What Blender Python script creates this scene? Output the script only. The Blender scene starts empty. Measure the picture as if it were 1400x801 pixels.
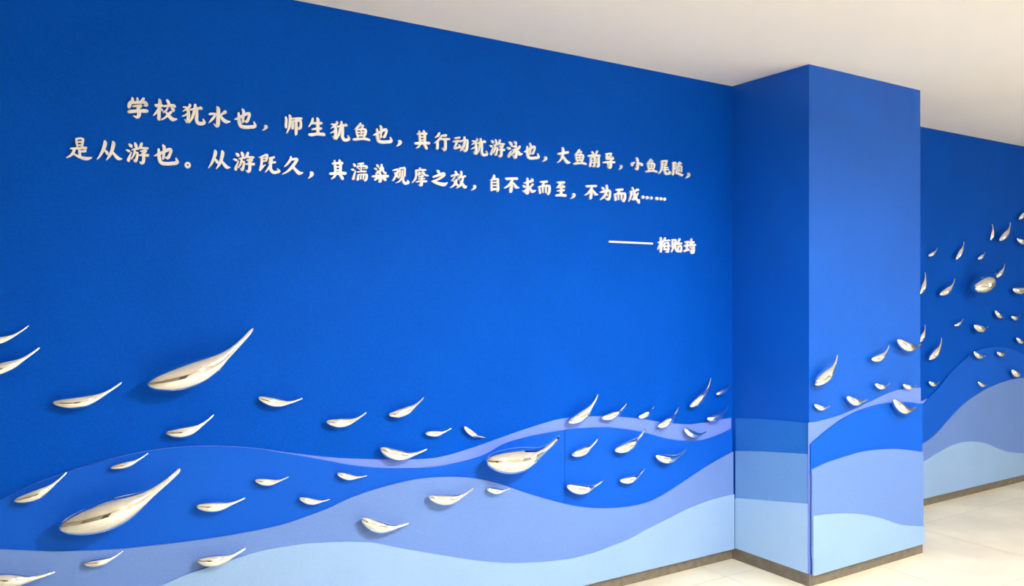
import bpy, bmesh, math, random
from mathutils import Vector, Matrix

random.seed(7)
C = bpy.context.scene.collection
S = bpy.context.scene

# ------------------------------------------------------------------ camera
FPX = 1087.06                      # focal length in pixels of a 1400 px wide frame
YAW = math.radians(57.96)          # viewing direction, from +X towards +Y
EYE = 1.571
H = 2.80                           # ceiling height
cam_d = bpy.data.cameras.new('camera')
cam_d.sensor_width = 36.0
cam_d.lens = FPX / 1400 * 36
cam_d.shift_y = 0.32 / 1400
cam = bpy.data.objects.new('camera', cam_d)
cam.location = (0, 0, EYE)
cam.rotation_euler = (math.pi / 2, 0, YAW - math.pi / 2)
C.objects.link(cam)
S.camera = cam

# ------------------------------------------------------------------ world, exposure
w = bpy.data.worlds.new('world'); S.world = w; w.use_nodes = True
w.node_tree.nodes['Background'].inputs[0].default_value = (0.9, 0.95, 1, 1)
w.node_tree.nodes['Background'].inputs[1].default_value = 0.05
S.view_settings.view_transform = 'Standard'
S.view_settings.look = 'None'
S.view_settings.gamma = 1
S.view_settings.use_curve_mapping = False
S.view_settings.exposure = 0.0
# x, y, emission strength of the diffuser; those behind the camera are added fill
LAMPS = [(2.3, 0.5, 545.0), (5.4, 0.5, 165.0), (8.5, 0.5, 22.0), (2.3, -1.9, 480.0), (5.4, -1.9, 230.0), (8.5, -1.9, 40.0)]
FILL_WINDOW = 4.5                       # brightness of the glowing panel added in the unseen end wall

# ------------------------------------------------------------------ pixel of the photo -> point on a wall plane
FX, FY = math.cos(YAW), math.sin(YAW)
RX, RY = math.sin(YAW), -math.cos(YAW)
CY = 400.82
def on_wall(px, py, Y):
    vx = FX * FPX + RX * (px - 700); vy = FY * FPX + RY * (px - 700)
    t = Y / vy
    return t * vx, EYE - (py - CY) * t
def on_side(px, py, X):
    vx = FX * FPX + RX * (px - 700); vy = FY * FPX + RY * (px - 700)
    t = X / vx
    return t * vy, EYE - (py - CY) * t
def scale_at(px, Y):
    return Y / (FY * FPX + RY * (px - 700))

WY = 3.31        # long wall
CX0, CX1, CYF = 3.615, 4.652, 2.771   # pillar
FYW = 3.373      # wall beyond the pillar
XL, XR, YB = -3.2, 11.0, -3.2

# ------------------------------------------------------------------ materials
def mat(name, col, rough=0.6, metal=0.0, var=0.05, vscale=3.0, bump=0.0, bscale=200.0, spec=0.5, speckle=0.0):
    m = bpy.data.materials.new(name); m.use_nodes = True
    nt = m.node_tree; b = nt.nodes['Principled BSDF']
    b.inputs['Roughness'].default_value = rough
    b.inputs['Metallic'].default_value = metal
    b.inputs['Specular IOR Level'].default_value = spec
    tc = nt.nodes.new('ShaderNodeTexCoord')
    n = nt.nodes.new('ShaderNodeTexNoise'); n.inputs['Scale'].default_value = vscale
    n.inputs['Detail'].default_value = 6
    nt.links.new(tc.outputs['Object'], n.inputs['Vector'])
    r = nt.nodes.new('ShaderNodeMapRange')
    r.inputs['From Min'].default_value = 0.3; r.inputs['From Max'].default_value = 0.7
    r.inputs['To Min'].default_value = 1 - var; r.inputs['To Max'].default_value = 1 + var
    nt.links.new(n.outputs['Fac'], r.inputs['Value'])
    fac = r.outputs['Result']
    if speckle:
        n3 = nt.nodes.new('ShaderNodeTexNoise'); n3.inputs['Scale'].default_value = 130; n3.inputs['Detail'].default_value = 3
        nt.links.new(tc.outputs['Object'], n3.inputs['Vector'])
        r3 = nt.nodes.new('ShaderNodeMapRange')
        r3.inputs['From Min'].default_value = 0.3; r3.inputs['From Max'].default_value = 0.7
        r3.inputs['To Min'].default_value = 1 - speckle; r3.inputs['To Max'].default_value = 1 + speckle
        nt.links.new(n3.outputs['Fac'], r3.inputs['Value'])
        mm = nt.nodes.new('ShaderNodeMath'); mm.operation = 'MULTIPLY'
        nt.links.new(fac, mm.inputs[0]); nt.links.new(r3.outputs['Result'], mm.inputs[1])
        fac = mm.outputs[0]
    v = nt.nodes.new('ShaderNodeVectorMath'); v.operation = 'SCALE'
    v.inputs[0].default_value = col
    nt.links.new(fac, v.inputs['Scale'])
    nt.links.new(v.outputs['Vector'], b.inputs['Base Color'])
    if bump:
        n2 = nt.nodes.new('ShaderNodeTexNoise'); n2.inputs['Scale'].default_value = bscale
        n2.inputs['Detail'].default_value = 4
        nt.links.new(tc.outputs['Object'], n2.inputs['Vector'])
        bp = nt.nodes.new('ShaderNodeBump'); bp.inputs['Strength'].default_value = bump
        bp.inputs['Distance'].default_value = 0.002
        nt.links.new(n2.outputs['Fac'], bp.inputs['Height'])
        nt.links.new(bp.outputs['Normal'], b.inputs['Normal'])
    return m

M = {
    'deep': mat('deep_blue_paint', (0.0, 0.070, 0.475), 0.6, var=0.05, bump=0.25, speckle=0.09, spec=0.05),
    'deep_lit': mat('deep_blue_satin_lit', (0.0, 0.088, 0.53), 0.5, var=0.05, bump=0.25, speckle=0.09, spec=0.26),  # the wall's deep blue, lightened and glossed to imitate light on the pillar
    'sat': mat('bright_blue_board', (0.002, 0.090, 0.57), 0.6, var=0.03, bump=0.15, speckle=0.05, spec=0.12),
    'lav': mat('light_blue_board', (0.14, 0.235, 0.69), 0.6, var=0.03, bump=0.15, speckle=0.04, spec=0.12),
    'peri': mat('periwinkle_board', (0.13, 0.235, 0.58), 0.6, var=0.03, bump=0.15, speckle=0.04, spec=0.12),
    'pale': mat('pale_blue_board', (0.26, 0.41, 0.68), 0.6, var=0.03, bump=0.15, speckle=0.03, spec=0.12),
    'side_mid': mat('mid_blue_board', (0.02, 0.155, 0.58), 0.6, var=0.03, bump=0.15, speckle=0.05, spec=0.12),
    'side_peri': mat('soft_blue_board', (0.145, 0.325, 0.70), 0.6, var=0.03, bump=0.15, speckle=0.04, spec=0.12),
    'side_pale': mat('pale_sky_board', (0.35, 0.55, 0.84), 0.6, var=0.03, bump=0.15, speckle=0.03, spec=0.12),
    'ceiling': mat('ceiling_paint', (0.95, 0.915, 0.85), 0.8, var=0.015, vscale=1.2, bump=0.1, speckle=0.01),
    'cream': mat('cream_wall_paint', (0.42, 0.39, 0.33), 0.7, var=0.03, bump=0.1),
    'white': mat('white_letter_acrylic', (1.0, 0.99, 0.985), 0.3, var=0.01),
    'base': mat('brown_stone_skirting', (0.155, 0.13, 0.10), 0.5, var=0.2, vscale=25, bump=0.1, speckle=0.12),
    'chrome': mat('polished_silver', (0.98, 0.97, 0.94), 0.06, metal=1.0, var=0.02, vscale=8),
    'grout': mat('tile_grout', (0.36, 0.33, 0.27), 0.85, var=0.1),
    'added_door': mat('added_door_dark_wood', (0.05, 0.035, 0.025), 0.45, var=0.3, vscale=6),
    'frame': mat('lamp_frame_metal', (0.75, 0.75, 0.75), 0.4, metal=0.6, var=0.02),
}
def floor_mat():
    m = mat('beige_floor_tile', (0.76, 0.70, 0.54), 0.4, var=0.14, vscale=2.2, bump=0.04, bscale=60, speckle=0.03)
    return m
M['tile'] = floor_mat()
def emit(name, col, s):
    m = bpy.data.materials.new(name); m.use_nodes = True
    nt = m.node_tree; nt.nodes.clear()
    e = nt.nodes.new('ShaderNodeEmission'); e.inputs[0].default_value = (*col, 1); e.inputs[1].default_value = s
    o = nt.nodes.new('ShaderNodeOutputMaterial'); nt.links.new(e.outputs[0], o.inputs[0])
    return m
M['fill_glow'] = emit('fill_window_glow', (0.95, 0.98, 1.0), FILL_WINDOW)

# ------------------------------------------------------------------ helpers
def obj(name, bm, m, parent=None, smooth=False):
    me = bpy.data.meshes.new(name)
    bmesh.ops.recalc_face_normals(bm, faces=bm.faces)
    if smooth:
        for f in bm.faces: f.smooth = True
    bm.to_mesh(me); bm.free(); me.materials.append(m)
    o = bpy.data.objects.new(name, me); C.objects.link(o)
    if parent: o.parent = parent
    return o
def tag(o, label, cat, group=None):
    o['label'] = label; o['category'] = cat
    if group: o['group'] = group
    return o
def struct(o):
    o['kind'] = 'structure'; return o
def empty(name, loc):
    o = bpy.data.objects.new(name, None); o.location = loc; o.empty_display_size = 0.05
    C.objects.link(o); return o
def add_box(bm, x0, x1, y0, y1, z0, z1):
    v = [bm.verts.new((x, y, z)) for x in (x0, x1) for y in (y0, y1) for z in (z0, z1)]
    for q in ((0,1,3,2),(4,6,7,5),(0,4,5,1),(2,3,7,6),(0,2,6,4),(1,5,7,3)):
        bm.faces.new([v[i] for i in q])
def box(name, dims, m, parent=None, bevel=0.0):
    bm = bmesh.new(); add_box(bm, *dims)
    if bevel:
        bmesh.ops.bevel(bm, geom=bm.edges[:], offset=bevel, segments=1, affect='EDGES')
    return obj(name, bm, m, parent)

# ------------------------------------------------------------------ the setting
T = 0.2
struct(box('wall_back', (XL - T, CX0, WY, WY + T, 0, H), M['deep']))
struct(box('wall_right', (CX1, XR, FYW, FYW + T, 0, H), M['deep']))
pil = struct(box('wall_pillar', (CX0, CX1, CYF, WY + T, 0, H), M['deep_lit']))
struct(box('wall_front', (XL - T, XR + T, YB - T, YB, 0, H), M['cream']))
struct(box('wall_left_end', (XL - T, XL, YB, WY, 0, H), M['cream']))
struct(box('wall_right_end', (XR, XR + T, YB, FYW, 0, H), M['cream']))
struct(box('ceiling', (XL - T, XR + T, YB - T, FYW + T, H, H + 0.15), M['ceiling']))
fl = struct(box('floor', (XL - T, XR + T, YB - T, FYW + T, -0.1, -0.002), M['grout']))

# floor tiles, each one its own piece
PX0, PY0, P = 3.345, 3.110, 0.885
g = 0.0025
meshes = {}
ys = [PY0 - P * k for k in range(9)][::-1] + [PY0 + P]
i0 = math.floor((XL - PX0) / P); i1 = math.ceil((XR - PX0) / P)
for i in range(i0, i1):
    for j in range(len(ys) - 1):
        x0, x1 = max(XL, PX0 + P * i), min(XR, PX0 + P * (i + 1))
        y0, y1 = max(YB, ys[j]), min(ys[j + 1], FYW if x0 > CX0 else WY)
        if x1 - x0 < 0.02 or y1 - y0 < 0.02: continue
        if x0 > CX0 - 0.01 and x1 < CX1 + 0.01 and y0 > CYF: continue
        if y1 > WY and x0 < CX1: y1 = WY
        key = (round(x1 - x0, 4), round(y1 - y0, 4))
        if key not in meshes:
            bm = bmesh.new()
            add_box(bm, g, key[0] - g, g, key[1] - g, -0.002, 0.0)
            o = obj('floor_tile', bm, M['tile'], fl); meshes[key] = o.data
        else:
            o = bpy.data.objects.new('floor_tile', meshes[key]); C.objects.link(o); o.parent = fl
        o.location = (x0, y0, random.uniform(-0.0004, 0.0004))

# skirting (stone lengths with fine joints)
BH = 0.067; BT = 0.010
def skirt(name, x0, x1, y0, y1, along, joints):
    e = struct(empty(name, ((x0 + x1) / 2, (y0 + y1) / 2, 0)))
    lo, hi = (x0, x1) if along == 'x' else (y0, y1)
    cuts = [lo] + [j for j in joints if lo < j < hi] + [hi]
    for a, b in zip(cuts[:-1], cuts[1:]):
        bm = bmesh.new()
        if along == 'x': add_box(bm, a + 0.0008, b - 0.0008, y0, y1, 0, BH)
        else: add_box(bm, x0, x1, a + 0.0008, b - 0.0008, 0, BH)
        for v in bm.verts: v.co -= e.location
        obj('skirting_length', bm, M['base'], e)
    return e
js = [PX0 + P * k for k in range(-9, 10)]
skirt('baseboard_back', XL, CX0 - BT, WY - BT, WY, 'x', js)
skirt('baseboard_pillar_side', CX0 - BT, CX0, CYF - BT, WY, 'y', [])
skirt('baseboard_pillar_front', CX0, CX1 + BT, CYF - BT, CYF, 'x', [])
skirt('baseboard_right', CX1, XR, FYW - BT, FYW, 'x', js)
skirt('baseboard_front', XL, XR, YB, YB + BT, 'x', js)

# dark doorway added behind the camera, to reflect as a fleck in the silver
d = struct(empty('added_door_1', (0.2, YB, 0)))
for nm, dims, m in (('added_door_leaf', (-0.45, 0.45, 0.0, 0.045, 0.0, 2.05), 'added_door'),
                    ('added_door_frame', (-0.53, -0.45, 0.0, 0.07, 0.0, 2.13), 'added_door'),
                    ('added_door_frame', (0.45, 0.53, 0.0, 0.07, 0.0, 2.13), 'added_door'),
                    ('added_door_frame', (-0.45, 0.45, 0.0, 0.07, 2.05, 2.13), 'added_door'),
                    ('added_door_handle', (0.33, 0.42, 0.045, 0.085, 1.0, 1.03), 'frame')):
    box(nm, dims, M[m], d, 0.004)

# daylight panel added out of view, lighting pillar and silver from the right
wn_ = struct(empty('fill_window_1', (XR, -1.9, 0)))
bm = bmesh.new(); add_box(bm, -0.012, -0.006, -1.0, 1.0, 0.8, 2.5); obj('fill_pane', bm, M['fill_glow'], wn_)
for dims in ((-0.04, 0, -1.06, -1.0, 0.74, 2.56), (-0.04, 0, 1.0, 1.06, 0.74, 2.56), (-0.04, 0, -1.0, 1.0, 0.74, 0.8),
             (-0.04, 0, -1.0, 1.0, 2.5, 2.56), (-0.04, -0.013, -0.025, 0.025, 0.8, 2.5)):
    box('fill_window_frame', dims, M['frame'], wn_, 0.003)

# ------------------------------------------------------------------ ceiling lamps (all just outside the frame; the row behind the viewer is added fill)
lw = ['above the open floor before the quotation', 'above the open floor before the pillar', 'at the far end of the passage',
      'added as fill behind the viewer on the left', 'added as fill behind the viewer in the middle', 'added as fill behind the viewer at the far end']
for (lx, ly, ls), t_ in zip(LAMPS, lw):
    e = tag(empty('ceiling_lamp', (lx, ly, H)), 'square white surface mounted ceiling lamp ' + t_, 'lamp', 'square ceiling lamps')
    bm = bmesh.new()
    add_box(bm, -0.18, 0.18, -0.18, 0.18, -0.022, -0.012)
    obj('diffuser', bm, emit('lamp_diffuser_glow', (1.0, 0.97, 0.92), ls), e)
    box('lamp_base', (-0.20, 0.20, -0.20, 0.20, -0.012, 0.0), M['frame'], e, 0.003)
    for dims in ((-0.20, 0.20, -0.20, -0.182, -0.068, -0.0125), (-0.20, 0.20, 0.182, 0.20, -0.068, -0.0125),
                 (-0.20, -0.182, -0.1815, 0.1815, -0.068, -0.0125), (0.182, 0.20, -0.1815, 0.1815, -0.068, -0.0125)):
        box('lamp_frame', dims, M['frame'], e, 0.002)

# ------------------------------------------------------------------ wave boards
def catmull(pts, n=6):
    out = []
    P_ = [pts[0]] + list(pts) + [pts[-1]]
    for i in range(1, len(P_) - 2):
        p0, p1, p2, p3 = P_[i-1], P_[i], P_[i+1], P_[i+2]
        for k in range(n):
            t = k / n
            out.append(tuple(0.5 * ((2*b) + (-a+c)*t + (2*a-5*b+4*c-d_)*t*t + (-a+3*b-3*c+d_)*t**3)
                             for a, b, c, d_ in zip(p0, p1, p2, p3)))
    out.append(tuple(pts[-1]))
    return out
ZB = 0.062
def strip(name, m, prof, mapf, y_back, y_front, low=None):
    """prof: list of (u, z); mapf(u, depth, z) -> xyz. A cut-out board with a curved top edge."""
    bm = bmesh.new()
    fr, fb, br, bb = [], [], [], []
    for u, z in prof:
        zb = low if low else ZB
        fr.append(bm.verts.new(mapf(u, y_front, z))); fb.append(bm.verts.new(mapf(u, y_front, max(ZB, zb))))
        br.append(bm.verts.new(mapf(u, y_back, z))); bb.append(bm.verts.new(mapf(u, y_back, max(ZB, zb))))
    n = len(prof)
    for i in range(n - 1):
        bm.faces.new((fr[i], fr[i+1], fb[i+1], fb[i])); bm.faces.new((br[i], bb[i], bb[i+1], br[i+1]))
        bm.faces.new((fr[i], br[i], br[i+1], fr[i+1])); bm.faces.new((fb[i], fb[i+1], bb[i+1], bb[i]))
    bm.faces.new((fr[0], fb[0], bb[0], br[0])); bm.faces.new((fr[-1], br[-1], bb[-1], fb[-1]))
    return obj(name, bm, m)
TH = {'lav': 0.003, 'sat': 0.0115, 'peri': 0.020, 'pale': 0.0285}
PREV = {'lav': 0.0006, 'sat': 0.003, 'peri': 0.0115, 'pale': 0.020}
def xmap(Y): return lambda u, d, z: (u, Y - d, z)

W_BACK = {
 'lav': [(-60,703),(0,683.5),(50,660),(100,642.5),(150,627.5),(200,616.5),(250,610.5),(300,609.5),(350,612.5),(400,619.5),(450,625),(500,627.5),(560,628),(600,625),(640,614),(680,600),(720,586),(760,574),(785,570.5),(820,569),(850,570),(880,573),(905,577),(940,580),(960,578),(985,573.5),(1001,571)],
 'sat': [(-60,704),(0,684.5),(50,661),(100,643.5),(150,628.5),(200,617.5),(250,611.5),(300,610.5),(350,613.5),(400,621.5),(440,628.5),(480,636),(520,640),(560,640.5),(600,638),(640,629.5),(665,621),(690,607),(720,598),(750,592),(785,586.5),(820,584.5),(850,586),(880,591),(910,599),(935,602.5),(960,602),(985,594),(1001,586)],
 'peri': [(-60,747),(0,751),(60,753.5),(100,753.5),(160,751),(200,747),(240,742.5),(275,738),(320,731),(380,719),(420,706),(450,694.5),(480,680.5),(520,667),(560,657),(590,653),(620,652),(650,654),(680,660.5),(700,667),(720,674),(750,683),(780,690.5),(810,694.5),(840,694.5),(870,691),(897,682),(930,662),(960,642),(985,627),(1003,617)],
 'pale': [(-60,880),(60,850),(150,825),(190,812),(222,800),(250,787.5),(275,779),(320,765),(350,755),(385,748),(420,743),(460,741),(480,740.5),(510,742),(535,747),(565,752.5),(600,758.5),(640,765),(670,768.5),(700,770),(730,769),(760,766.5),(780,764),(800,759),(825,751),(860,737),(885,723.5),(910,711),(940,696),(970,684),(1000,676.5),(1007,675.5)],
}
W_PIL = {
 'lav': [(1104.5,578),(1116,576.5),(1130,573),(1150,567),(1170,558),(1194,547),(1210,539.5),(1226,533.5),(1246,530.8),(1258,530)],
 'sat': [(1107,609),(1116,601),(1130,589),(1140,581.5),(1154,572),(1174,562),(1194,555),(1214,551),(1240,549.5),(1258,552)],
 'peri': [(1109,643),(1130,633),(1155,624.6),(1180,617.6),(1205.5,614.3),(1230.6,614),(1260,617.6)],
 'pale': [(1111,706),(1130,703),(1155,702),(1180,703.4),(1205.5,708.7),(1220.6,714),(1235.6,718),(1250,719.2),(1262,719.5)],
}
W_FAR = {
 'lav': [(1240,555),(1258,549),(1266,545.5),(1272.7,542),(1278,539.5),(1288,533),(1310,520)],
 'sat': [(1240,566),(1258,556),(1265.7,550),(1272.7,541.5),(1285,529),(1299,510.6),(1313,496.6),(1327,485),(1341,477.5),(1356,474.6),(1371,475),(1386,478),(1400,485),(1420,497)],
 'peri': [(1240,618),(1258,609),(1278,595.4),(1295.5,576),(1313,557),(1330.4,543),(1348,532.4),(1365.4,524.6),(1383,519),(1400,516.4),(1420,516)],
 'pale': [(1240,640),(1261,632),(1276,623),(1297,611),(1314.7,605),(1332,603.8),(1348,606),(1362,612),(1376,617),(1390,619.2),(1400,619),(1420,613)],
}
PROF = {}
def profile(tab, key, Y, xa, xb, ext=False):
    pts = [on_wall(px, py, Y - TH[key]) for px, py in tab[key]]
    pts = catmull(pts, 5)
    if ext:        # beyond the right edge of the frame the waves roll on
        xe, ze = pts[-1]
        k = {'lav': 0, 'sat': 1, 'peri': 2, 'pale': 3}[key]
        x = xe
        while x < xb - 0.1:
            x += 0.1
            pts.append((x, ze + 0.10 * math.sin((x - xe) * (1.3 + 0.2 * k)) * (1 if k > 1 else -1)))
    p2 = [p for p in pts if xa < p[0] < xb]
    def zat(x):
        for a, b in zip(pts[:-1], pts[1:]):
            if a[0] <= x <= b[0]: return a[1] + (b[1] - a[1]) * (x - a[0]) / max(1e-9, b[0] - a[0])
        return pts[0][1] if x < pts[0][0] else pts[-1][1]
    return [(xa, zat(xa))] + p2 + [(xb, zat(xb))], zat
COLN = {'lav': 'thin light blue', 'sat': 'bright royal blue', 'peri': 'periwinkle blue', 'pale': 'pale sky blue'}
LEV = []
SEAM = on_wall(772, 640, WY - TH['sat'])[0]
for wname, tab, Y, xa, xb, ext, place in (
        ('back', W_BACK, WY, XL, CX0 - 0.012, False, 'on the long wall'),
        ('pil', W_PIL, CYF, CX0, CX1, False, 'on the front of the pillar'),
        ('far', W_FAR, FYW, CX1 + 0.001, XR, True, 'on the wall beyond the pillar')):
    for key in ('lav', 'sat', 'peri', 'pale'):
        a = xa - 0.010 if (key == 'lav' and wname == 'pil') else xa
        if key == 'lav' and wname == 'far': b = on_wall(1276, 540, FYW)[0]; e_ = False
        else: b = xb; e_ = ext
        if wname == 'back' and key != 'lav': b = CX0 - 0.001 if False else b
        prof, zat = profile(tab, key, Y, a, b, e_)
        low = None
        if wname == 'pil' and key in ('sat', 'peri'):      # on the pillar the hidden part of a board stops just behind the next one
            nk = {'sat': 'peri', 'peri': 'pale'}[key]
            low = min(z for _, z in profile(tab, nk, Y, xa, xb)[0]) - 0.012
        LEV.append((wname, key, a, b, zat))
        desc = {'lav': 'thin top band', 'sat': 'second down', 'peri': 'third down', 'pale': 'lowest'}[key]
        if key == 'sat' and wname == 'back':
            pa = [p for p in prof if p[0] < SEAM] + [(SEAM - 0.0012, zat(SEAM))]
            pb = [(SEAM + 0.0012, zat(SEAM))] + [p for p in prof if p[0] > SEAM]
            o = strip('wave_board', M[key], pa, xmap(Y), PREV[key], TH[key], low)
            tag(o, 'bright royal blue wave board along the long wall, left of the upright seam', 'wave panel', 'layered wave boards')
            o = strip('wave_board', M[key], pb, xmap(Y), PREV[key], TH[key], low)
            tag(o, 'bright royal blue wave board on the long wall, right of the upright seam', 'wave panel', 'layered wave boards')
            continue
        o = strip('wave_board', M[key], prof, xmap(Y), PREV[key], TH[key], low)
        tag(o, '%s wave board %s, %s' % (COLN[key], place, desc), 'wave panel', 'layered wave boards')
# boards on the pillar's left side face
SX = CX0
def sidemap(u, d, z): return (SX - d, u, z)
for key, m, pts, d0, d1, lab in (
        ('mid', 'side_mid', [(1001,571),(1040,572.5),(1075,575.5),(1105,578.5)], 0.0006, 0.003, 'mid blue board on the shaded side of the pillar, topmost of the three'),
        ('peri', 'side_peri', [(1001,615.5),(1040,617),(1075,619),(1105,621)], 0.003, 0.006, 'soft blue board on the shaded side of the pillar, middle of the three'),
        ('pale', 'side_pale', [(1001,680.5),(1007,681),(1040,683.5),(1075,686.5),(1105,689)], 0.006, 0.009, 'pale blue board on the shaded side of the pillar, lowest of the three')):
    pr = [on_side(px, py, SX - d1) for px, py in pts]
    pr = sorted(pr)
    pr = [(CYF + 0.0005, pr[0][1])] + [p for p in pr if CYF + 0.001 < p[0] < WY - 0.03] + [(WY - 0.0290, pr[-1][1])]
    o = strip('wave_board', M[m], pr, sidemap, d0, d1)
    tag(o, lab, 'wave panel', 'layered wave boards')

def surf_off(wname, x, z):
    off = 0.0
    for wn, key, a, b, zat in LEV:
        if wn == wname and a <= x <= b and z <= zat(x) + 0.004: off = max(off, TH[key])
    return off

# ------------------------------------------------------------------ silver fish
RP = [(0,0),(.008,.17),(.025,.33),(.06,.52),(.11,.69),(.18,.85),(.26,.96),(.34,1.0),(.42,.97),(.49,.87),(.56,.71),(.62,.53),(.68,.38),(.74,.28),(.82,.22),(.90,.195),(.97,.18),(.992,.14),(1,.0)]
def rad(s):
    for (a, ra), (b, rb) in zip(RP[:-1], RP[1:]):
        if s <= b: return ra + (rb - ra) * (s - a) / (b - a)
    return 0
WALLS = {'back': WY, 'pil': CYF, 'far': FYW}
def fish(wname, N, Mi, Tl, Wd, label, group, off=None, kd=0.95):
    Y = WALLS[wname]
    cx = (N[0] + Mi[0]) / 2
    rm = (0.535 if Wd > 18 else 0.55) * Wd * scale_at(cx, Y - 0.03)
    xm, zm = on_wall(cx, (N[1] + Mi[1]) / 2, Y)
    if off is None:
        off = max(surf_off(wname, *on_wall(px, py, Y)) for px, py in (N, Mi, (cx, (N[1] + Mi[1]) / 2 + Wd * 0.4)))
    so = (1.38 if Wd > 18 else 1.2) * rm * kd / 0.95      # distance of the body axis from the surface (stands on a short pin)
    cpl = Y - off - so
    n, m_ = (Vector(on_wall(p[0], p[1], cpl)) for p in (N, Mi))
    t = Vector(on_wall(Tl[0], Tl[1], Y - off - so * 0.5))
    w_ = 1.5      # a rational curve: straight body, the bend gathered at the root of the tail
    c = ((2 + 2 * w_) * m_ - n - t) / (2 * w_)
    K = 200
    cur = [((1-u)**2 * n + 2*(1-u)*u*w_ * c + u*u * t) / ((1-u)**2 + 2*(1-u)*u*w_ + u*u) for u in (i / K for i in range(K + 1))]
    L = [0]
    for a, b in zip(cur[:-1], cur[1:]): L.append(L[-1] + (b - a).length)
    tot = L[-1]
    big = Wd > 18
    ss = []
    for (a, _), (b, _) in zip(RP[:-1], RP[1:]):
        q = (4 if b - a > 0.03 else 3) if big else 2
        ss += [a + (b - a) * k / q for k in range(q)]
    ss.append(1.0)
    # smooth the radius table
    def rs(s):
        h_ = 0.035 * min(1, s / 0.12 + 0.02) * min(1, (1 - s) / 0.05 + 0.02)
        return (rad(max(0, s - h_)) + 2 * rad(s) + rad(min(1, s + h_))) / 4
    bm = bmesh.new(); rings = []
    seg = 28 if big else 16
    base = Vector((m_.x, Y - off, m_.y))
    j = 0
    for s in ss[1:-1]:
        d_ = s * tot
        while j < K - 1 and L[j + 1] < d_: j += 1
        f_ = (d_ - L[j]) / max(1e-9, L[j+1] - L[j])
        p = cur[j].lerp(cur[j+1], f_)
        tg = (cur[min(K, j+3)] - cur[max(0, j-2)]).normalized()
        nr = Vector((-tg.y, tg.x))
        r = rm * rs(s)
        tl = max(0.0, (s - 0.62) / 0.38)
        cd = off + so * (1 - 0.5 * tl * tl)
        ring = []
        for k in range(seg):
            a = 2 * math.pi * k / seg
            ca, sa = math.cos(a), math.sin(a)
            q = p + nr * (r * ca)
            ring.append(bm.verts.new(Vector((q.x, Y - cd - kd * r * sa, q.y)) - base))
        rings.append(ring)
    for a, b in zip(rings[:-1], rings[1:]):
        for k in range(seg):
            bm.faces.new((a[k], a[(k+1) % seg], b[(k+1) % seg], b[k]))
    v0 = bm.verts.new(Vector((n.x, Y - off - so, n.y)) - base)
    v1 = bm.verts.new(Vector((t.x, Y - off - so * 0.5, t.y)) - base)
    for k in range(seg):
        bm.faces.new((v0, rings[0][(k+1) % seg], rings[0][k]))
        bm.faces.new((v1, rings[-1][k], rings[-1][(k+1) % seg]))
    o = obj('silver_fish', bm, M['chrome'], None, True)
    o.location = base
    # the short mounting pin between wall and belly
    q = cur[int(K * 0.38)]
    pb = bmesh.new()
    bmesh.ops.create_cone(pb, cap_ends=True, segments=10, radius1=rm * 0.22, radius2=rm * 0.22, depth=so)
    bmesh.ops.rotate(pb, verts=pb.verts, cent=(0, 0, 0), matrix=Matrix.Rotation(math.pi / 2, 3, 'X'))
    for v in pb.verts: v.co += Vector((q.x - base.x, -so / 2, q.y - base.z))
    obj('mounting_pin', pb, M['chrome'], o)
    tag(o, label, 'fish', group)
    return o
GA, GB, GC = 'silver fish swimming along the long wall', 'silver fish on the pillar', 'silver fish on the wall beyond the pillar'
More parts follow.
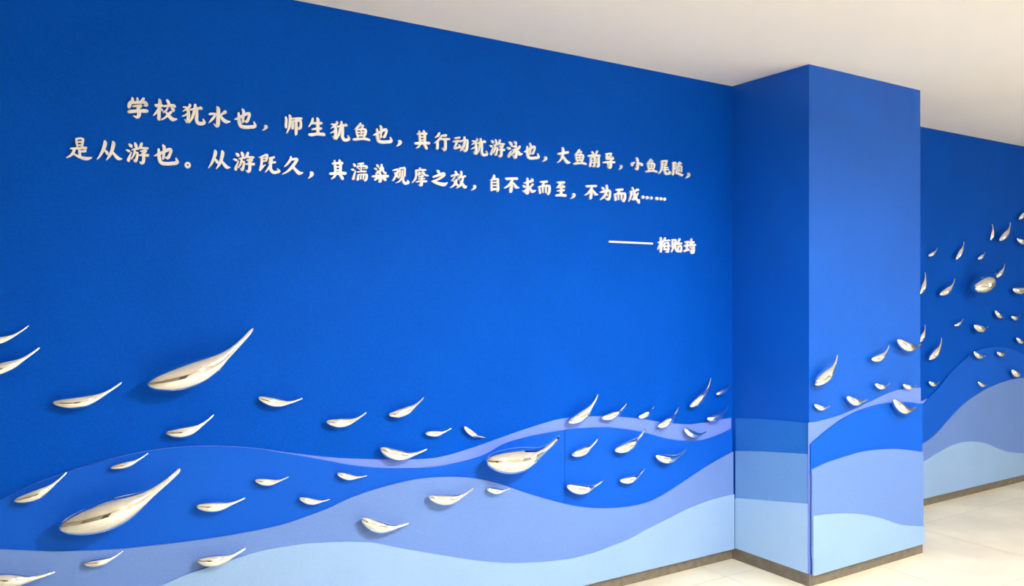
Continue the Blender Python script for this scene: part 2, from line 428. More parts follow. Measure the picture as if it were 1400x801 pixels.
FISH = [
 # long wall, left part
 ('back', (-40,467), (5,464), (40,444.5), 12, 'small silver fish cut by the left edge, the upper of the two there'),
 ('back', (-38,510), (12,500.5), (55,474.5), 17, 'silver fish cut by the left edge, below another, tail turned up'),
 ('back', (71,550), (121,547), (167.5,522), 17, 'medium silver fish on deep blue left of the large fish below the quotation'),
 ('back', (200,526), (283,502), (347,448), 36, 'large silver fish on the deep blue wall, highest of the large fish'),
 ('back', (352.5,543), (385,551), (414,544), 13, 'small silver fish just right of the highest large fish, nose pointing down left'),
 ('back', (226,591.5), (262,587.5), (293,566), 15, 'small silver fish below the highest large fish, tail turned up'),
 ('back', (18,684.5), (58,672), (92,644.5), 15.5, 'medium silver fish crossing the wave crest left of the lower large fish'),
 ('back', (150,639.5), (178,633.5), (203,619), 9.5, 'slim small silver fish directly above the lower large fish'),
 ('back', (79,721), (172,693), (248,639.5), 41, 'largest silver fish, on the bright blue wave at lower left'),
 ('back', (113.5,770.5), (143,767), (169,752.5), 10, 'small slim silver fish below the largest fish'),
 ('back', (-28,790), (25,793), (76.5,781), 20, 'silver fish cut by the lower left corner of the picture'),
 ('back', (267.5,691.5), (301,692), (336,680), 14, 'silver fish right of the largest fish on the bright blue wave'),
 ('back', (348,656), (371,659), (395,651.5), 10.5, 'small silver fish on the bright blue wave, upper right of the largest fish'),
 ('back', (269,766), (304,764.5), (337,748.5), 15, 'silver fish crossing from periwinkle to pale wave at lower left centre'),
 ('back', (408.7,680.5), (430,686), (451.5,682), 9.5, 'tiny silver fish just above the periwinkle edge, left of centre'),
 # long wall, middle
 ('back', (445.5,576), (475,577), (501.5,563), 13.5, 'silver fish on deep blue, left of the middle group, tail up'),
 ('back', (531,567), (556,561), (580,542.5), 13, 'silver fish on deep blue, highest of the middle group'),
 ('back', (581,592), (601,592), (617.5,585), 9, 'tiny silver fish on deep blue right below the highest of the middle group'),
 ('back', (634,582.5), (648,594), (664.5,598), 8.5, 'tiny silver fish steeply nose up, left above the light blue band'),
 ('back', (519.5,612), (550,622.5), (585,613), 16, 'silver fish overlapping the light blue band in the middle'),
 ('back', (460.5,647), (481,652.5), (502,650), 9.5, 'small silver fish on bright blue below the light band, middle left'),
 ('back', (586,678.5), (617,682.5), (649,665.5), 15, 'silver fish on periwinkle, left below the right large fish'),
 ('back', (494,708), (525,721), (560,714.5), 16.5, 'silver fish low on the periwinkle wave, nose up left, lowest in the middle'),
 ('back', (664.5,629), (716,627), (765,596), 33, 'large round silver fish in the middle, rightmost large fish on the long wall'),
 ('back', (665.5,668), (682,671.5), (698,666.5), 8.5, 'tiny silver fish right under the rightmost large fish of the long wall'),
 # long wall, right part
 ('back', (781,621.5), (800,615.5), (818,598.5), 11.5, 'silver fish just right of the upright seam, tail up'),
 ('back', (774.5,663.5), (799,668.5), (825,656), 14.5, 'silver fish at the foot of the upright seam, above periwinkle edge'),
 ('back', (776,577), (799,565), (818,538), 14.5, 'silver fish over the light band above the upright seam'),
 ('back', (822,571.5), (840,566.5), (857.5,550.5), 10.5, 'small silver fish over the light band, second right of the seam'),
 ('back', (872.5,570), (883.5,566), (895.5,553.5), 8, 'tiny silver fish on top of the light band, third right of the seam'),
 ('back', (898.7,582.7), (914,575.5), (928,556), 11, 'silver fish crossing the light band, fourth right of the seam'),
 ('back', (942.5,555.5), (961,541), (972,516), 12, 'steep silver fish, highest near the pillar corner'),
 ('back', (979,538.5), (989.5,534.5), (999.5,524), 7.5, 'tiny silver fish touching the pillar corner, the upper one'),
 ('back', (966.5,572), (981,569.5), (995.5,555.5), 10, 'small silver fish near the pillar corner, just above the light band'),
 ('back', (935,585.5), (948.5,594), (966,589.5), 10, 'small dark silver fish lying on the light band near the pillar corner'),
 ('back', (896,622.5), (916,627), (938.7,614), 12.5, 'silver fish on bright blue, rightmost below the light band'),
 ('back', (840,615.5), (862,608), (882.5,586), 13.5, 'silver fish on bright blue, third from the seam, tail up'),
 ('back', (847,656.5), (864,654.5), (881.6,640.5), 10.5, 'small silver fish lowest right on the bright blue wave'),
 # pillar
 ('pil', (1114,525.5), (1134,507.5), (1144.5,485), 16, 'longest fish on the pillar, steep, tail straight up, leftmost'),
 ('pil', (1191.3,491), (1205,487), (1215.5,471.5), 10, 'silver fish on the pillar, upper middle, tail up'),
 ('pil', (1226.5,464.5), (1243,474.5), (1259.5,470), 13, 'highest silver fish at the pillar right edge, nose up left'),
 ('pil', (1196.3,525), (1206,529), (1216.5,523.5), 7.5, 'tiny silver fish in the middle of the pillar'),
 ('pil', (1234,525.5), (1243.5,529.5), (1253,526.3), 7, 'tiny silver fish at the pillar right edge above the light wave'),
 ('pil', (1157.3,542), (1170,549.5), (1185.5,546), 11, 'silver fish in the pillar middle touching the light wave crest'),
 ('pil', (1113,552.5), (1123.5,558), (1135,554.5), 7.5, 'tiny silver fish at the pillar left edge below the longest one'),
 ('pil', (1221,546), (1236.5,560), (1253,556), 13, 'lowest silver fish on the pillar, nose up left over the light wave'),
 # wall beyond the pillar
 ('far', (1269,349.5), (1276,346), (1281.6,338.3), 5.5, 'tiny silver fish nearest the pillar, upper left of the far shoal'),
 ('far', (1306.5,355), (1313.5,343), (1317.7,330), 7, 'slim steep silver fish second along the top of the far shoal'),
 ('far', (1354,328.5), (1356.8,317), (1356,306), 5.5, 'upright sliver of a silver fish near the top of the far shoal'),
 ('far', (1366,328.5), (1376,318), (1381,303.5), 9, 'silver fish with raised tail, top right of the far shoal'),
 ('far', (1336.5,354), (1342,350.5), (1347,344), 5.5, 'tiny silver fish above the big round far fish'),
 ('far', (1392.7,299.5), (1398.5,294), (1404,284), 6.5, 'silver fish at the right picture edge, highest one'),
 ('far', (1390,326), (1400,331), (1411,325), 7.5, 'silver fish cut by the right edge, second from top'),
 ('far', (1257,402), (1263,388), (1264.4,372), 8, 'slim silver fish half hidden by the pillar edge, upper one'),
 ('far', (1284.6,402.5), (1297,395), (1305,380.5), 9.5, 'silver fish left of the big round far fish'),
 ('far', (1331,392), (1345,389), (1359,371), 21, 'big round silver fish beyond the pillar, fattest of the far shoal'),
 ('far', (1361,378.5), (1368,372.5), (1373.4,360.5), 7, 'small silver fish right behind the big round far fish tail'),
 ('far', (1384.3,395), (1396,397.5), (1409,391), 9.5, 'silver fish at the right edge, level with the big round far fish'),
 ('far', (1360,424.5), (1366,432), (1373.6,435.5), 7, 'nose up silver fish below the big round far fish, right side'),
 ('far', (1304.6,445), (1311.5,442), (1317,435.5), 5, 'tiny slim silver fish below left of the big round far fish'),
 ('far', (1331,444.5), (1342,450), (1351.5,445), 10, 'silver fish directly below the big round far fish'),
 ('far', (1382.4,432.5), (1388.5,435), (1394.5,430), 6, 'tiny level silver fish near the right edge, middle height'),
 ('far', (1389.3,461.5), (1395,467), (1402,467.5), 6.5, 'small nose up silver fish at right edge above the wave crest'),
 ('far', (1269.6,491), (1282,478), (1286.8,461), 10, 'long steep silver fish low beside the pillar'),
 ('far', (1331,481), (1338.5,487), (1347.7,486), 7.5, 'silver fish on the left slope of the far wave crest'),
 ('far', (1362.7,481.2), (1369,484.5), (1376,480), 6, 'tiny silver fish on top of the far bright blue crest'),
 ('far', (1382.8,505.5), (1389.5,511.5), (1398,511.5), 8.5, 'silver fish on far bright blue close to the right edge'),
 ('far', (1269.6,521.5), (1276.5,525.5), (1284,521.5), 6.5, 'small silver fish lowest beside the pillar'),
 ('far', (1337,521.8), (1343,526.5), (1350,525), 5.5, 'tiny silver fish in the middle of the far bright blue wave'),
 ('far', (1256,468), (1262,457), (1264.4,443.5), 7, 'slim silver fish half hidden by the pillar edge, lower one'),
]
for wn, N, Mi, Tl, Wd, lab in FISH:
    fish(wn, N, Mi, Tl, Wd, lab, {'back': GA, 'pil': GB, 'far': GC}[wn], kd=1.12 if 'big round silver fish beyond' in lab else 0.95)

# ------------------------------------------------------------------ raised lettering
LT = 0.009    # letter thickness
def brush(bm, pts, depth, thin=0.0):
    """pts: list of (x, z, halfwidth) on the wall plane; a solid brush stroke"""
    sm = catmull(pts, 4) if len(pts) > 2 else [tuple(a + (b - a) * k / 3 for a, b in zip(pts[0], pts[1])) for k in range(4)]
    Lf, Rt = [], []
    n = len(sm)
    for i, (x, z, r) in enumerate(sm):
        a = sm[max(0, i-1)]; b = sm[min(n-1, i+1)]
        dx, dz = b[0] - a[0], b[1] - a[1]
        l = math.hypot(dx, dz) or 1e-9
        nx, nz = -dz / l, dx / l
        r = max(r, 0.0004)
        Lf.append((x + nx * r, z + nz * r)); Rt.append((x - nx * r, z - nz * r))
    def cap(i, sgn):
        x, z, r = sm[i]; a = sm[max(0, i-1)]; b = sm[min(n-1, i+1)]
        ang = math.atan2(b[1] - a[1], b[0] - a[0])
        out = []
        for k in range(1, 4):
            th = ang + math.pi / 2 + math.pi * k / 4 if sgn < 0 else ang - math.pi / 2 + math.pi * k / 4
            out.append((x + r * 0.8 * math.cos(th), z + r * 0.8 * math.sin(th)))
        return out
    def mk(p, y): return bm.verts.new((p[0], y, p[1]))
    out = []
    for y in (depth, 0.0):
        out.append(([mk(p, y) for p in Lf], [mk(p, y) for p in Rt], [mk(p, y) for p in cap(0, -1)], [mk(p, y) for p in cap(n-1, 1)]))
    (LF, RF, C0, C1), (LB, RB, D0, D1) = out
    for i in range(n - 1):
        bm.faces.new((LF[i], LF[i+1], RF[i+1], RF[i])); bm.faces.new((LB[i], RB[i], RB[i+1], LB[i+1]))
        bm.faces.new((LF[i], LB[i], LB[i+1], LF[i+1])); bm.faces.new((RF[i], RF[i+1], RB[i+1], RB[i]))
    c0 = [LF[0]] + C0 + [RF[0]]; d0 = [LB[0]] + D0 + [RB[0]]
    c1 = [RF[-1]] + C1 + [LF[-1]]; d1 = [RB[-1]] + D1 + [LB[-1]]
    for c_, d_ in ((c0, d0), (c1, d1)):
        bm.faces.new(c_); bm.faces.new(d_[::-1])
        for i in range(len(c_) - 1): bm.faces.new((c_[i], d_[i], d_[i+1], c_[i+1]))

# traced strokes: origin (ox, oy), scale, strokes as (x, y, width) in the enlarged crop
s1 = 10.77
G = {}
G['学'] = (170,125,s1,[[(115,85,12),(122,115,36),(130,150,20)],[(190,90,14),(195,115,32),(195,150,16)],[(285,105,36),(250,140,26),(215,170,10)],[(95,140,20),(80,180,46),(72,230,38)],[(90,165,34),(200,160,32),(300,160,40),(330,200,34),(290,205,12)],[(130,215,24),(180,210,26),(250,208,30),(205,250,20)],[(195,240,26),(215,290,42),(215,350,44),(185,380,34),(130,355,8)],[(60,290,28),(80,295,42),(200,285,38),(320,285,44),(342,300,20)]])
G['校'] = (170,125,s1,[[(455,190,16),(480,205,42),(560,205,30)],[(570,215,18),(640,210,32),(720,205,38),(748,225,26)],[(510,110,16),(525,150,40),(515,280,36),(510,400,38),(505,418,18)],[(505,250,22),(470,310,28),(432,350,12)],[(540,250,16),(565,280,22)],[(628,125,26),(650,160,38),(665,195,22)],[(640,240,20),(615,280,26),(580,305,20)],[(695,240,18),(720,265,36),(725,285,32)],[(690,300,32),(640,350,30),(590,390,22),(545,415,12)],[(620,310,22),(670,370,38),(715,410,44),(775,405,14)]])
G['犹'] = (240,135,s1,[[(205,80,22),(215,105,32),(170,145,26),(110,180,12)],[(115,118,20),(160,125,24)],[(165,130,20),(190,190,36),(190,280,40),(175,335,38),(135,300,8)],[(190,205,22),(150,235,24),(100,255,12)],[(215,160,20),(280,150,32),(350,140,32)],[(365,120,20),(385,145,32)],[(290,85,28),(290,130,38),(270,210,38),(240,290,28),(205,355,10)],[(320,170,22),(315,240,36),(310,310,40),(340,360,40),(400,362,42),(425,345,34),(405,295,10)]])
G['水'] = (240,135,s1,[[(610,115,20),(630,150,44),(630,260,44),(625,380,46),(605,402,28),(565,365,8)],[(500,225,26),(540,220,28),(590,225,22),(550,290,32),(495,350,12)],[(735,190,44),(700,215,32),(660,240,14)],[(660,245,20),(700,300,38),(750,335,42),(805,335,14)]])
G['也'] = (240,135,s1,[[(875,300,14),(920,285,32),(1000,245,34),(1070,215,38),(1092,235,32),(1075,290,32),(1050,335,34),(1015,320,8)],[(985,150,20),(1003,190,38),(1000,260,30),(990,345,26)],[(930,205,22),(935,260,34),(940,340,40),(965,400,42),(1030,415,42),(1110,412,42),(1172,400,40),(1155,335,10)]])
G['，'] = (240,135,s1,[[(1322,398,34),(1337,415,42),(1312,445,24),(1282,463,8)]])
G['师'] = (380,145,s1,[[(115,160,22),(125,200,34),(120,290,32),(125,315,26)],[(170,130,18),(185,170,40),(180,250,38),(165,320,30),(135,392,14)],[(205,185,20),(270,182,28),(350,182,28)],[(220,220,16),(222,270,28),(218,330,30)],[(215,222,18),(280,215,24),(335,215,28)],[(335,215,26),(340,260,30),(335,310,34),(315,330,32),(295,315,10)],[(270,180,34),(270,280,36),(270,390,36),(265,425,16)]])
G['生'] = (380,145,s1,[[(515,180,26),(505,230,32),(460,300,14)],[(510,250,24),(580,250,30),(645,250,32)],[(510,340,24),(580,330,28),(640,330,30)],[(580,175,26),(590,210,44),(590,300,40),(590,400,38)],[(460,415,26),(500,420,40),(580,410,34),(670,415,40),(690,430,22)]])
G['鱼'] = (470,155,s1,[[(250,145,26),(230,180,36),(165,235,12)],[(260,175,18),(285,182,30),(265,220,20)],[(185,250,20),(195,300,28),(210,355,22)],[(190,240,22),(260,232,24),(320,240,30),(320,290,34),(300,345,26)],[(205,278,14),(300,275,16)],[(258,240,18),(258,330,20)],[(210,325,22),(300,325,22)],[(145,380,26),(180,380,32),(280,372,28),(350,380,30),(382,395,24)]])
G['其'] = (440,210,s1,[[(190,100,24),(198,180,32),(200,290,32)],[(260,95,26),(278,160,34),(275,290,34)],[(160,145,26),(230,140,30),(305,140,34)],[(200,195,18),(275,192,18)],[(200,243,18),(275,240,18)],[(125,295,30),(200,290,38),(290,285,36),(350,290,36)],[(205,310,28),(180,345,26),(145,370,12)],[(265,310,24),(295,345,36),(310,375,28)]])
G['行'] = (560,165,s1,[[(440,180,26),(425,215,32),(385,245,14)],[(470,235,24),(430,285,28),(370,330,12)],[(415,300,30),(415,350,36),(412,410,34)],[(470,220,20),(540,215,34)],[(460,270,18),(520,270,30),(590,270,24)],[(530,290,34),(530,360,38),(525,415,40),(510,430,28),(480,400,8)]])
G['动'] = (560,165,s1,[[(675,255,20),(740,248,28)],[(650,305,24),(700,300,30),(765,300,26)],[(705,310,26),(680,360,26),(665,405,24),(700,400,28),(745,385,28)],[(730,350,16),(755,390,32)],[(765,300,18),(800,288,26),(850,290,30),(850,350,34),(840,420,38),(815,445,30),(785,415,8)],[(810,240,24),(815,300,32),(795,380,30),(750,445,14)]])
G['游'] = (80,180,s1,[[(1040,180,20),(1065,205,40),(1080,225,22)],[(1000,265,14),(1030,280,32),(1050,290,22)],[(1075,300,14),(1050,360,26),(1032,415,38),(1040,435,22)],[(1125,165,22),(1140,200,38),(1150,240,26)],[(1085,265,18),(1140,252,24),(1190,248,18)],[(1125,270,24),(1115,330,26),(1075,400,14)],[(1130,310,18),(1165,310,22),(1155,380,30),(1135,435,32),(1110,410,10)],[(1225,170,30),(1210,215,34),(1175,260,14)],[(1200,240,20),(1260,240,26),(1315,245,28)],[(1210,285,20),(1290,278,28),(1255,320,20)],[(1240,310,26),(1255,370,34),(1250,440,38),(1225,462,32),(1195,440,8)],[(1190,345,18),(1250,342,28),(1320,347,36)]])
G['泳'] = (650,175,s1,[[(505,205,22),(530,235,36),(540,270,14)],[(475,285,20),(500,300,34),(520,305,18)],[(530,340,14),(505,385,34),(495,420,36)],[(575,200,20),(595,215,34),(605,240,20)],[(560,272,20),(600,268,28),(600,330,34),(600,410,38),(585,435,32),(560,400,8)],[(550,320,16),(580,317,20),(560,360,22),(530,400,12)],[(655,270,32),(640,300,26),(610,320,12)],[(610,320,18),(640,360,34),(660,385,38),(690,378,14)]])
G['大'] = (750,190,s1,[[(145,215,24),(180,215,34),(240,202,30),(290,196,34)],[(210,130,26),(220,170,38),(205,250,36),(180,310,24),(140,345,12)],[(215,250,22),(250,305,34),(285,343,40),(320,345,14)]])
G['前'] = (750,190,s1,[[(640,185,18),(655,205,28),(665,225,16)],[(720,180,28),(705,205,26),(690,225,14)],[(595,248,26),(680,240,30),(755,245,32)],[(625,275,20),(625,330,28),(615,400,28)],[(625,275,16),(690,270,20)],[(680,275,22),(680,340,24),(675,400,26),(655,395,16)],[(640,312,12),(675,310,12)],[(640,347,12),(675,345,12)],[(712,285,16),(712,350,16)],[(740,260,28),(740,340,30),(738,395,34),(715,405,22)]])
G['导'] = (750,190,s1,[[(850,220,22),(925,215,28)],[(860,220,26),(860,290,30)],[(925,215,26),(915,250,22)],[(860,260,18),(915,256,18)],[(860,290,28),(920,287,26),(955,290,26),(945,262,12)],[(810,345,22),(880,337,24),(975,342,28)],[(925,300,24),(920,350,34),(918,400,38),(900,425,28),(870,400,8)],[(870,355,14),(885,382,22)]])
G['小'] = (840,195,s1,[[(330,225,26),(345,260,38),(345,340,40),(340,385,40),(310,380,16)],[(298,290,20),(268,310,38),(265,330,40)],[(370,300,22),(405,320,40),(415,328,34)]])
G['尾'] = (840,195,s1,[[(700,272,24),(780,268,28)],[(775,268,26),(770,310,24)],[(710,310,16),(770,308,18)],[(705,275,28),(705,350,28),(690,410,22),(660,455,12)],[(770,332,16),(730,345,16)],[(725,372,16),(790,365,18)],[(718,402,16),(800,393,18)],[(745,335,22),(745,400,26),(757,450,32),(800,455,34),(820,440,30),(810,415,12)]])
G['随'] = (840,195,s1,[[(870,295,26),(875,380,30),(868,470,26)],[(875,295,22),(908,298,24),(903,340,18),(912,370,20),(893,392,16)],[(925,310,16),(990,305,22)],[(965,285,20),(955,320,22),(930,350,14)],[(950,345,16),(990,350,20),(990,430,20)],[(950,345,14),(950,430,14)],[(950,375,10),(985,375,10)],[(950,405,10),(985,405,10)],[(925,345,16),(925,400,18),(910,440,22),(950,455,26),(990,478,32),(1012,470,14)]])
G['是'] = (80,180,s1,[[(262,100,22),(268,160,26),(280,215,22)],[(262,105,22),(330,98,24),(365,110,26)],[(362,110,30),(355,160,28),(345,220,26)],[(275,150,18),(345,148,20)],[(285,197,18),(345,195,20)],[(175,245,16),(230,245,26),(320,240,26),(400,238,32),(412,245,18)],[(305,245,24),(310,300,30),(320,360,26)],[(330,290,24),(400,285,30)],[(398,240,18),(392,290,20)],[(235,255,32),(215,310,34),(170,355,24),(120,380,12)],[(225,325,20),(290,360,32),(350,385,38),(420,395,42),(490,380,14)]])
G['从'] = (80,180,s1,[[(680,135,26),(688,170,44),(665,250,40),(620,340,28),(572,402,12)],[(680,265,16),(710,300,34),(725,330,26)],[(800,145,26),(810,180,44),(790,270,40),(755,350,32),(705,415,12)],[(795,295,22),(840,355,38),(885,395,42),(935,400,14)]])
G['既'] = (310,195,s1,[[(480,215,14),(530,200,24),(585,180,32),(600,200,28),(580,270,24)],[(515,210,28),(515,300,30),(505,370,36),(490,405,24)],[(520,237,14),(575,224,14)],[(520,272,18),(580,264,18)],[(500,390,30),(540,350,20),(570,325,12)],[(630,225,18),(700,215,28)],[(640,230,20),(635,285,22)],[(625,300,22),(670,290,26),(715,288,28)],[(670,225,18),(655,300,28),(620,370,24),(570,435,12)],[(655,330,22),(650,390,34),(690,435,38),(740,432,36),(775,420,30),(745,380,10)]])
G['久'] = (310,195,s1,[[(945,205,24),(945,240,34),(905,300,30),(855,350,14)],[(940,250,22),(1030,240,36),(1020,280,36),(960,360,38),(900,420,26),(825,462,12)],[(965,340,26),(1020,405,38),(1070,448,46),(1120,440,16)]])
G['濡'] = (440,210,s1,[[(470,150,22),(490,180,36)],[(440,230,18),(470,240,30)],[(500,250,12),(480,310,26),(465,370,38)],[(535,150,22),(615,142,24)],[(530,180,16),(528,208,18)],[(530,188,20),(600,180,22),(660,190,30),(655,215,30)],[(580,145,22),(580,250,16)],[(545,218,14),(560,228,14)],[(610,215,13),(625,226,15)],[(525,270,16),(590,262,20),(650,262,22)],[(535,310,18),(530,385,30)],[(535,310,16),(600,305,20),(660,307,26)],[(660,310,30),(655,370,32),(635,395,26)],[(577,310,16),(574,375,18)],[(614,310,16),(612,375,18)]])
G['染'] = (440,210,s1,[[(815,165,22),(830,190,32)],[(780,215,16),(805,230,26)],[(830,250,14),(805,300,26)],[(880,160,26),(880,210,32),(855,265,24),(830,290,12)],[(845,215,16),(900,208,24),(905,255,24),(940,290,26),(945,275,12)],[(748,335,26),(860,330,34),(975,332,34)],[(860,290,28),(862,360,38),(862,405,38),(845,415,18)],[(845,340,22),(785,385,26)],[(880,340,22),(940,385,34)]])
G['观'] = (440,210,s1,[[(1055,245,18),(1120,235,28),(1110,290,30),(1060,380,24),(1045,395,10)],[(1075,280,18),(1110,330,28),(1135,355,24)],[(1150,215,22),(1150,330,24)],[(1150,215,20),(1220,210,30)],[(1222,215,30),(1222,330,24)],[(1185,250,18),(1180,330,22),(1150,400,20),(1100,428,10)],[(1205,340,20),(1200,400,30),(1230,435,34),(1275,425,34),(1262,390,10)]])
G['摩'] = (550,220,s1,[[(262,105,26),(270,130,28)],[(200,138,20),(280,132,24),(345,132,22)],[(205,140,28),(205,220,28),(190,270,26),(150,318,12)],[(230,175,14),(330,172,14)],[(248,158,15),(248,215,16)],[(305,150,18),(305,215,18)],[(310,180,14),(340,205,24),(385,218,14)],[(240,190,12),(225,215,14)],[(265,190,10),(282,212,12)],[(245,234,15),(310,228,18)],[(240,264,16),(330,260,18)],[(215,305,20),(280,298,26),(355,300,28)],[(282,228,20),(285,300,32),(280,355,36),(250,345,12)]])
G['之'] = (550,220,s1,[[(515,140,26),(535,160,44),(545,175,24)],[(460,235,26),(520,215,32),(600,187,38),(622,200,32),(590,235,30),(520,275,26),(455,300,28)],[(445,295,20),(500,320,34),(570,340,42),(625,345,44),(665,318,12)]])
G['效'] = (550,220,s1,[[(785,155,28),(800,185,32)],[(730,220,24),(780,205,28),(830,200,24)],[(780,230,16),(760,255,18),(730,290,16)],[(820,235,14),(840,255,24)],[(800,270,22),(790,320,30),(760,360,24),(715,392,12)],[(760,290,16),(800,340,28),(830,365,22)],[(868,155,26),(872,200,32),(845,250,22),(825,275,10)],[(860,240,20),(930,225,28)],[(895,250,26),(880,310,30),(850,365,24),(800,400,10)],[(855,290,18),(895,350,34),(925,385,40),(945,370,16)]])
G['自'] = (660,225,s1,[[(168,155,26),(170,180,38),(150,205,26)],[(112,225,14),(130,240,26),(132,310,28),(135,380,26)],[(140,220,24),(200,212,26),(230,215,28)],[(227,215,30),(228,300,32),(228,370,34),(215,395,18)],[(140,262,18),(215,260,18)],[(140,307,18),(215,305,18)],[(132,362,30),(215,360,30)]])
G['不'] = (660,225,s1,[[(345,200,22),(370,208,34),(430,203,28),(510,205,34)],[(440,215,32),(420,265,34),(375,315,26),(325,345,12)],[(425,250,28),(425,330,40),(415,390,42),(405,405,18)],[(445,265,22),(485,315,36),(500,333,34),(535,340,14)]])
G['求'] = (660,225,s1,[[(615,270,20),(660,262,30),(740,235,32)],[(725,212,24),(740,228,26)],[(660,200,22),(665,250,34),(662,330,34),(665,410,40),(650,425,22),(625,400,8)],[(600,310,22),(625,330,28)],[(598,385,20),(620,395,24),(645,360,14)],[(740,290,28),(705,325,24),(680,340,12)],[(675,320,20),(710,370,32),(740,395,36),(782,380,14)]])
G['而'] = (660,225,s1,[[(855,255,24),(950,250,32)],[(905,260,32),(880,310,22)],[(830,330,20),(840,370,28),(845,420,30)],[(830,328,24),(910,312,28),(985,315,30)],[(985,320,32),(985,380,34),(965,435,30),(950,420,12)],[(885,330,22),(885,410,22)],[(932,325,22),(932,410,24)]])
G['至'] = (660,225,s1,[[(1105,262,24),(1205,262,30)],[(1150,275,26),(1120,325,30),(1100,335,24)],[(1105,337,24),(1150,328,22),(1200,332,22)],[(1170,295,16),(1205,330,30)],[(1105,385,20),(1200,377,26)],[(1158,345,32),(1158,440,36)],[(1082,455,24),(1150,447,34),(1225,455,34)]])
G['为'] = (790,235,s1,[[(365,230,24),(385,250,30)],[(340,300,20),(375,290,30),(430,275,30),(475,283,32),(475,340,34),(460,395,38),(435,400,24),(410,380,8)],[(430,200,30),(430,260,34),(400,350,32),(340,408,12)],[(422,320,18),(437,345,24)]])
G['成'] = (790,235,s1,[[(775,300,18),(850,280,24),(890,265,22)],[(870,250,14),(895,265,28)],[(785,285,26),(785,350,26),(755,432,12)],[(790,335,12),(828,327,20),(825,390,22),(805,405,18)],[(805,232,24),(830,290,30),(855,370,32),(903,450,26)],[(905,455,24),(908,405,12)],[(890,310,20),(855,380,20),(825,415,12)]])
s2 = 8.75
G['梅'] = (820,300,s2,[[(705,275,16),(760,265,22)],[(735,220,22),(738,300,27),(735,385,24)],[(730,290,20),(700,355,12)],[(755,290,14),(770,310,18)],[(785,222,20),(765,265,16)],[(775,255,16),(835,250,18)],[(780,282,15),(775,350,18)],[(780,282,14),(825,280,18)],[(825,282,18),(817,380,24),(795,385,14)],[(760,320,16),(840,317,18)],[(770,358,18),(830,354,17)]])
G['贻'] = (820,300,s2,[[(870,245,22),(870,330,22)],[(870,245,20),(910,245,22)],[(910,245,22),(907,330,22)],[(890,275,13),(885,330,18),(860,388,12)],[(905,345,16),(925,375,24)],[(960,235,22),(940,275,22),(925,295,16)],[(930,297,16),(980,287,22)],[(937,330,17),(937,385,20)],[(937,327,17),(977,322,20),(972,385,22)],[(937,383,18),(970,381,18)]])
G['琦'] = (820,300,s2,[[(1025,270,18),(1070,265,18)],[(1020,315,20),(1065,308,20)],[(1015,378,22),(1070,360,18)],[(1048,270,22),(1045,370,22)],[(1070,275,16),(1130,272,20)],[(1100,235,22),(1095,285,22),(1075,300,12)],[(1105,285,14),(1120,300,16)],[(1065,314,18),(1145,304,22)],[(1127,305,24),(1127,380,28),(1105,398,26),(1090,385,10)],[(1082,340,15),(1107,338,15),(1103,370,15),(1084,370,15)]])
YL = WY - LT
def traced(ch):
    ox, oy, sc, strokes = G[ch]
    out = []
    for st in strokes:
        q = []
        for x, y, wd in st:
            px, py = ox + x / sc, oy + y / sc
            X, Z = on_wall(px, py, YL)
            q.append((X, Z, 0.5 * wd / sc * scale_at(px, YL) * 1.14))
        out.append(q)
    return out
def bbox(strokes):
    return (min(p[0] - p[2] * .5 for s in strokes for p in s), min(p[1] - p[2] * .5 for s in strokes for p in s),
            max(p[0] + p[2] * .5 for s in strokes for p in s), max(p[1] + p[2] * .5 for s in strokes for p in s))
def letter(name, strokes, label, cat, group):
    x0, z0, x1, z1 = bbox(strokes)
    cx, cz = (x0 + x1) / 2, (z0 + z1) / 2
    bm = bmesh.new()
    for k, st in enumerate(strokes):
        brush(bm, [(x - cx, z - cz, r) for x, z, r in st], -LT - 0.00012 * k)
    o = obj(name, bm, M['white'])
    o.location = (cx, WY, cz)
    return tag(o, label, cat, group)
# (character, None) = drawn where it was traced; otherwise its box in the photo
LINE1 = [('学',None),('校',None),('犹',None),('水',None),('也',None),('，',None),('师',None),('生',None),('犹',(452,165.3,478,191.4)),('鱼',None),('也',(510.9,171.5,536.1,195)),('，',(542.2,191.7,548.5,200.5)),
 ('其',(567.2,177.8,588,203.5)),('行',None),('动',None),('犹',(645,188.7,666.8,211.9)),('游',(669.5,190.2,690.4,214)),('泳',None),('也',(717.3,195.5,737.3,217)),('，',(741.9,214.2,747.7,221.1)),
 ('大',None),('鱼',(784.4,204.2,802.2,225)),('前',None),('导',None),('，',(846.6,225.7,850.7,232.2)),('小',None),('鱼',(883.2,217,899,235.5)),('尾',None),('随',None),('，',(938,236.5,943.3,243.9))]
LINE2 = [('是',None),('从',None),('游',None),('也',(210.7,197.8,243.6,224.8)),('。',None),('从',(285,205.3,315,231)),('游',(319.3,207.3,348.3,235)),('既',None),('久',None),('，',(421.7,234.5,427.9,244.2)),
 ('其',None),('濡',None),('染',None),('观',None),('摩',None),('之',None),('效',None),('，',(644.7,253,650.5,260.4)),('自',None),('不',None),('求',None),('而',None),('至',None),('，',(780.7,264.5,786.3,271.9)),
 ('不',(800,252.8,817.9,272.3)),('为',None),('而',(840.1,257.9,855.5,275.2)),('成',None)]
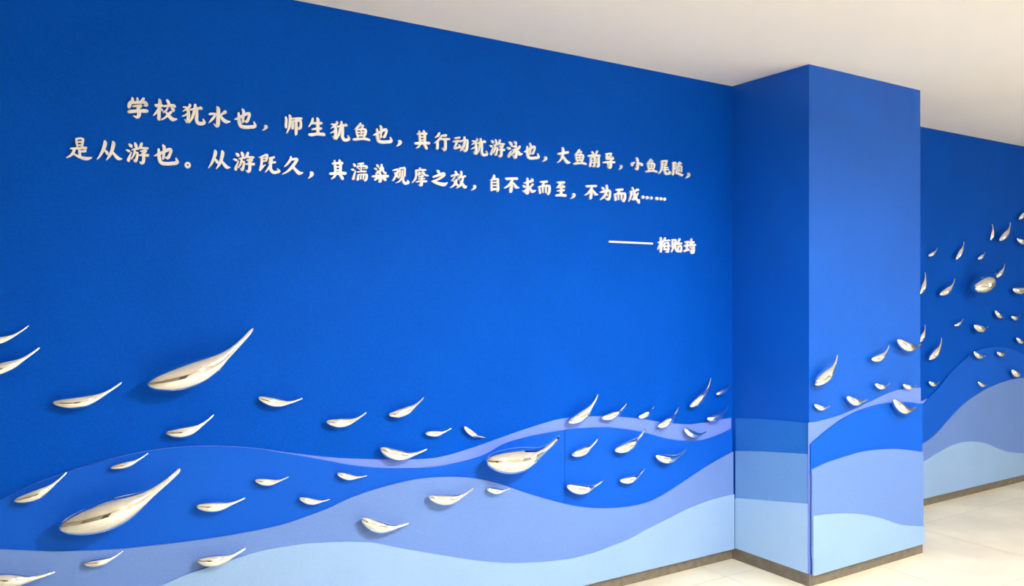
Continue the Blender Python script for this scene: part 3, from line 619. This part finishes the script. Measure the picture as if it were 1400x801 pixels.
PY = {'学': 'xue', '校': 'xiao', '犹': 'you', '水': 'shui', '也': 'ye', '师': 'shi', '生': 'sheng', '鱼': 'yu', '其': 'qi', '行': 'xing', '动': 'dong', '游': 'you', '泳': 'yong', '大': 'da', '前': 'qian', '导': 'dao', '小': 'xiao', '尾': 'wei', '随': 'sui', '是': 'shi', '从': 'cong', '既': 'ji', '久': 'jiu', '濡': 'ru', '染': 'ran', '观': 'guan', '摩': 'mo', '之': 'zhi', '效': 'xiao', '自': 'zi', '不': 'bu', '求': 'qiu', '而': 'er', '至': 'zhi', '为': 'wei', '成': 'cheng', '梅': 'mei', '贻': 'yi', '琦': 'qi', '，': 'a comma', '。': 'the full stop'}
PYL = lambda c: PY[c] if c in '，。' else '%s (%s)' % (PY[c], c)
LINE3 = [('梅',None),('贻',None),('琦',None)]
for line, where, grp in ((LINE1, 'upper line', 'raised characters of the upper line'), (LINE2, 'lower line', 'raised characters of the lower line'), (LINE3, 'signature', 'raised characters of the signature')):
    for i, (ch, bb) in enumerate(line):
        prev = line[i-1][0] if i else None
        nxt = line[i+1][0] if i + 1 < len(line) else None
        pos = ('after %s before %s, %s' % (PYL(prev), PYL(nxt), where)) if prev and nxt else (('first of the %s, before %s' % (where, PYL(nxt))) if nxt else ('last of the %s, after %s' % (where, PYL(prev))))
        if ch == '。':
            cxp, cyp = 200 + 612 / s1, 185 + 437 / s1
            X, Z = on_wall(cxp, cyp, YL); sc = scale_at(cxp, YL) / s1
            bm = bmesh.new(); n = 20; r0, r1 = 15 * sc, 47 * sc
            vs = [[bm.verts.new((r * math.cos(2*math.pi*k/n) * (0.9 if True else 1), y, r * math.sin(2*math.pi*k/n))) for k in range(n)] for r, y in ((r0, 0), (r1, 0), (r1, -LT), (r0, -LT))]
            for a in range(4):
                for k in range(n):
                    bm.faces.new((vs[a][k], vs[a][(k+1) % n], vs[(a+1) % 4][(k+1) % n], vs[(a+1) % 4][k]))
            o = obj('full_stop', bm, M['white']); o.location = (X, WY, Z)
            tag(o, 'raised white ring full stop after ye (也) in the lower line', 'letter', grp)
            continue
        st = traced(ch)
        if bb:
            x0, z0, x1, z1 = bbox(st)
            cpx = (bb[0] + bb[2]) / 2
            X0 = on_wall(bb[0], bb[1], YL)[0]; X1 = on_wall(bb[2], bb[1], YL)[0]
            Z1 = on_wall(cpx, bb[1], YL)[1]; Z0 = on_wall(cpx, bb[3], YL)[1]
            kx, kz = (X1 - X0) / (x1 - x0), (Z1 - Z0) / (z1 - z0)
            k_ = (kx * kz) ** 0.5
            st = [[(X0 + (x - x0) * kx, Z0 + (z - z0) * kz, r * k_) for x, z, r in s_] for s_ in st]
        nm = 'comma' if ch == '，' else 'chinese_character'
        kind = 'comma' if ch == '，' else 'character ' + PYL(ch)
        letter(nm, st, 'raised white %s %s' % (kind, pos), 'letter', grp)
# six dots
names = ['first', 'second', 'third', 'fourth', 'fifth', 'last']
for i, (x, y) in enumerate([(965,370),(1025,379),(1086,383),(1170,391),(1228,395),(1282,401)]):
    px, py = 790 + x / s1, 235 + y / s1
    X, Z = on_wall(px, py, YL); r = 25 / s1 * scale_at(px, YL)
    bm = bmesh.new()
    bmesh.ops.create_cone(bm, cap_ends=True, segments=18, radius1=r, radius2=r * 0.96, depth=LT)
    bmesh.ops.rotate(bm, verts=bm.verts, cent=(0,0,0), matrix=Matrix.Rotation(math.pi/2, 3, 'X'))
    for v in bm.verts: v.co.x *= 1.1
    o = obj('ellipsis_dot', bm, M['white']); o.location = (X, WY - LT/2, Z)
    tag(o, 'round white raised dot, %s from the left of the six ending the lower line' % names[i], 'letter', 'dots of the ellipsis')
# dash before the signature
a = on_wall(820 + 115/s2, 300 + 265/s2, YL); b = on_wall(820 + 640/s2, 300 + 287/s2, YL)
bm = bmesh.new()
cx, cz = (a[0]+b[0])/2, (a[1]+b[1])/2; hh = 11/s2 * scale_at(866, YL)
add_box(bm, a[0]-cx, b[0]-cx, -LT, 0, -hh, hh)
bmesh.ops.bevel(bm, geom=bm.edges[:], offset=0.0015, segments=2, affect='EDGES')
o = obj('dash', bm, M['white']); o.location = (cx, WY, cz)
tag(o, 'long thin white raised dash before the signature 梅贻琦', 'letter')
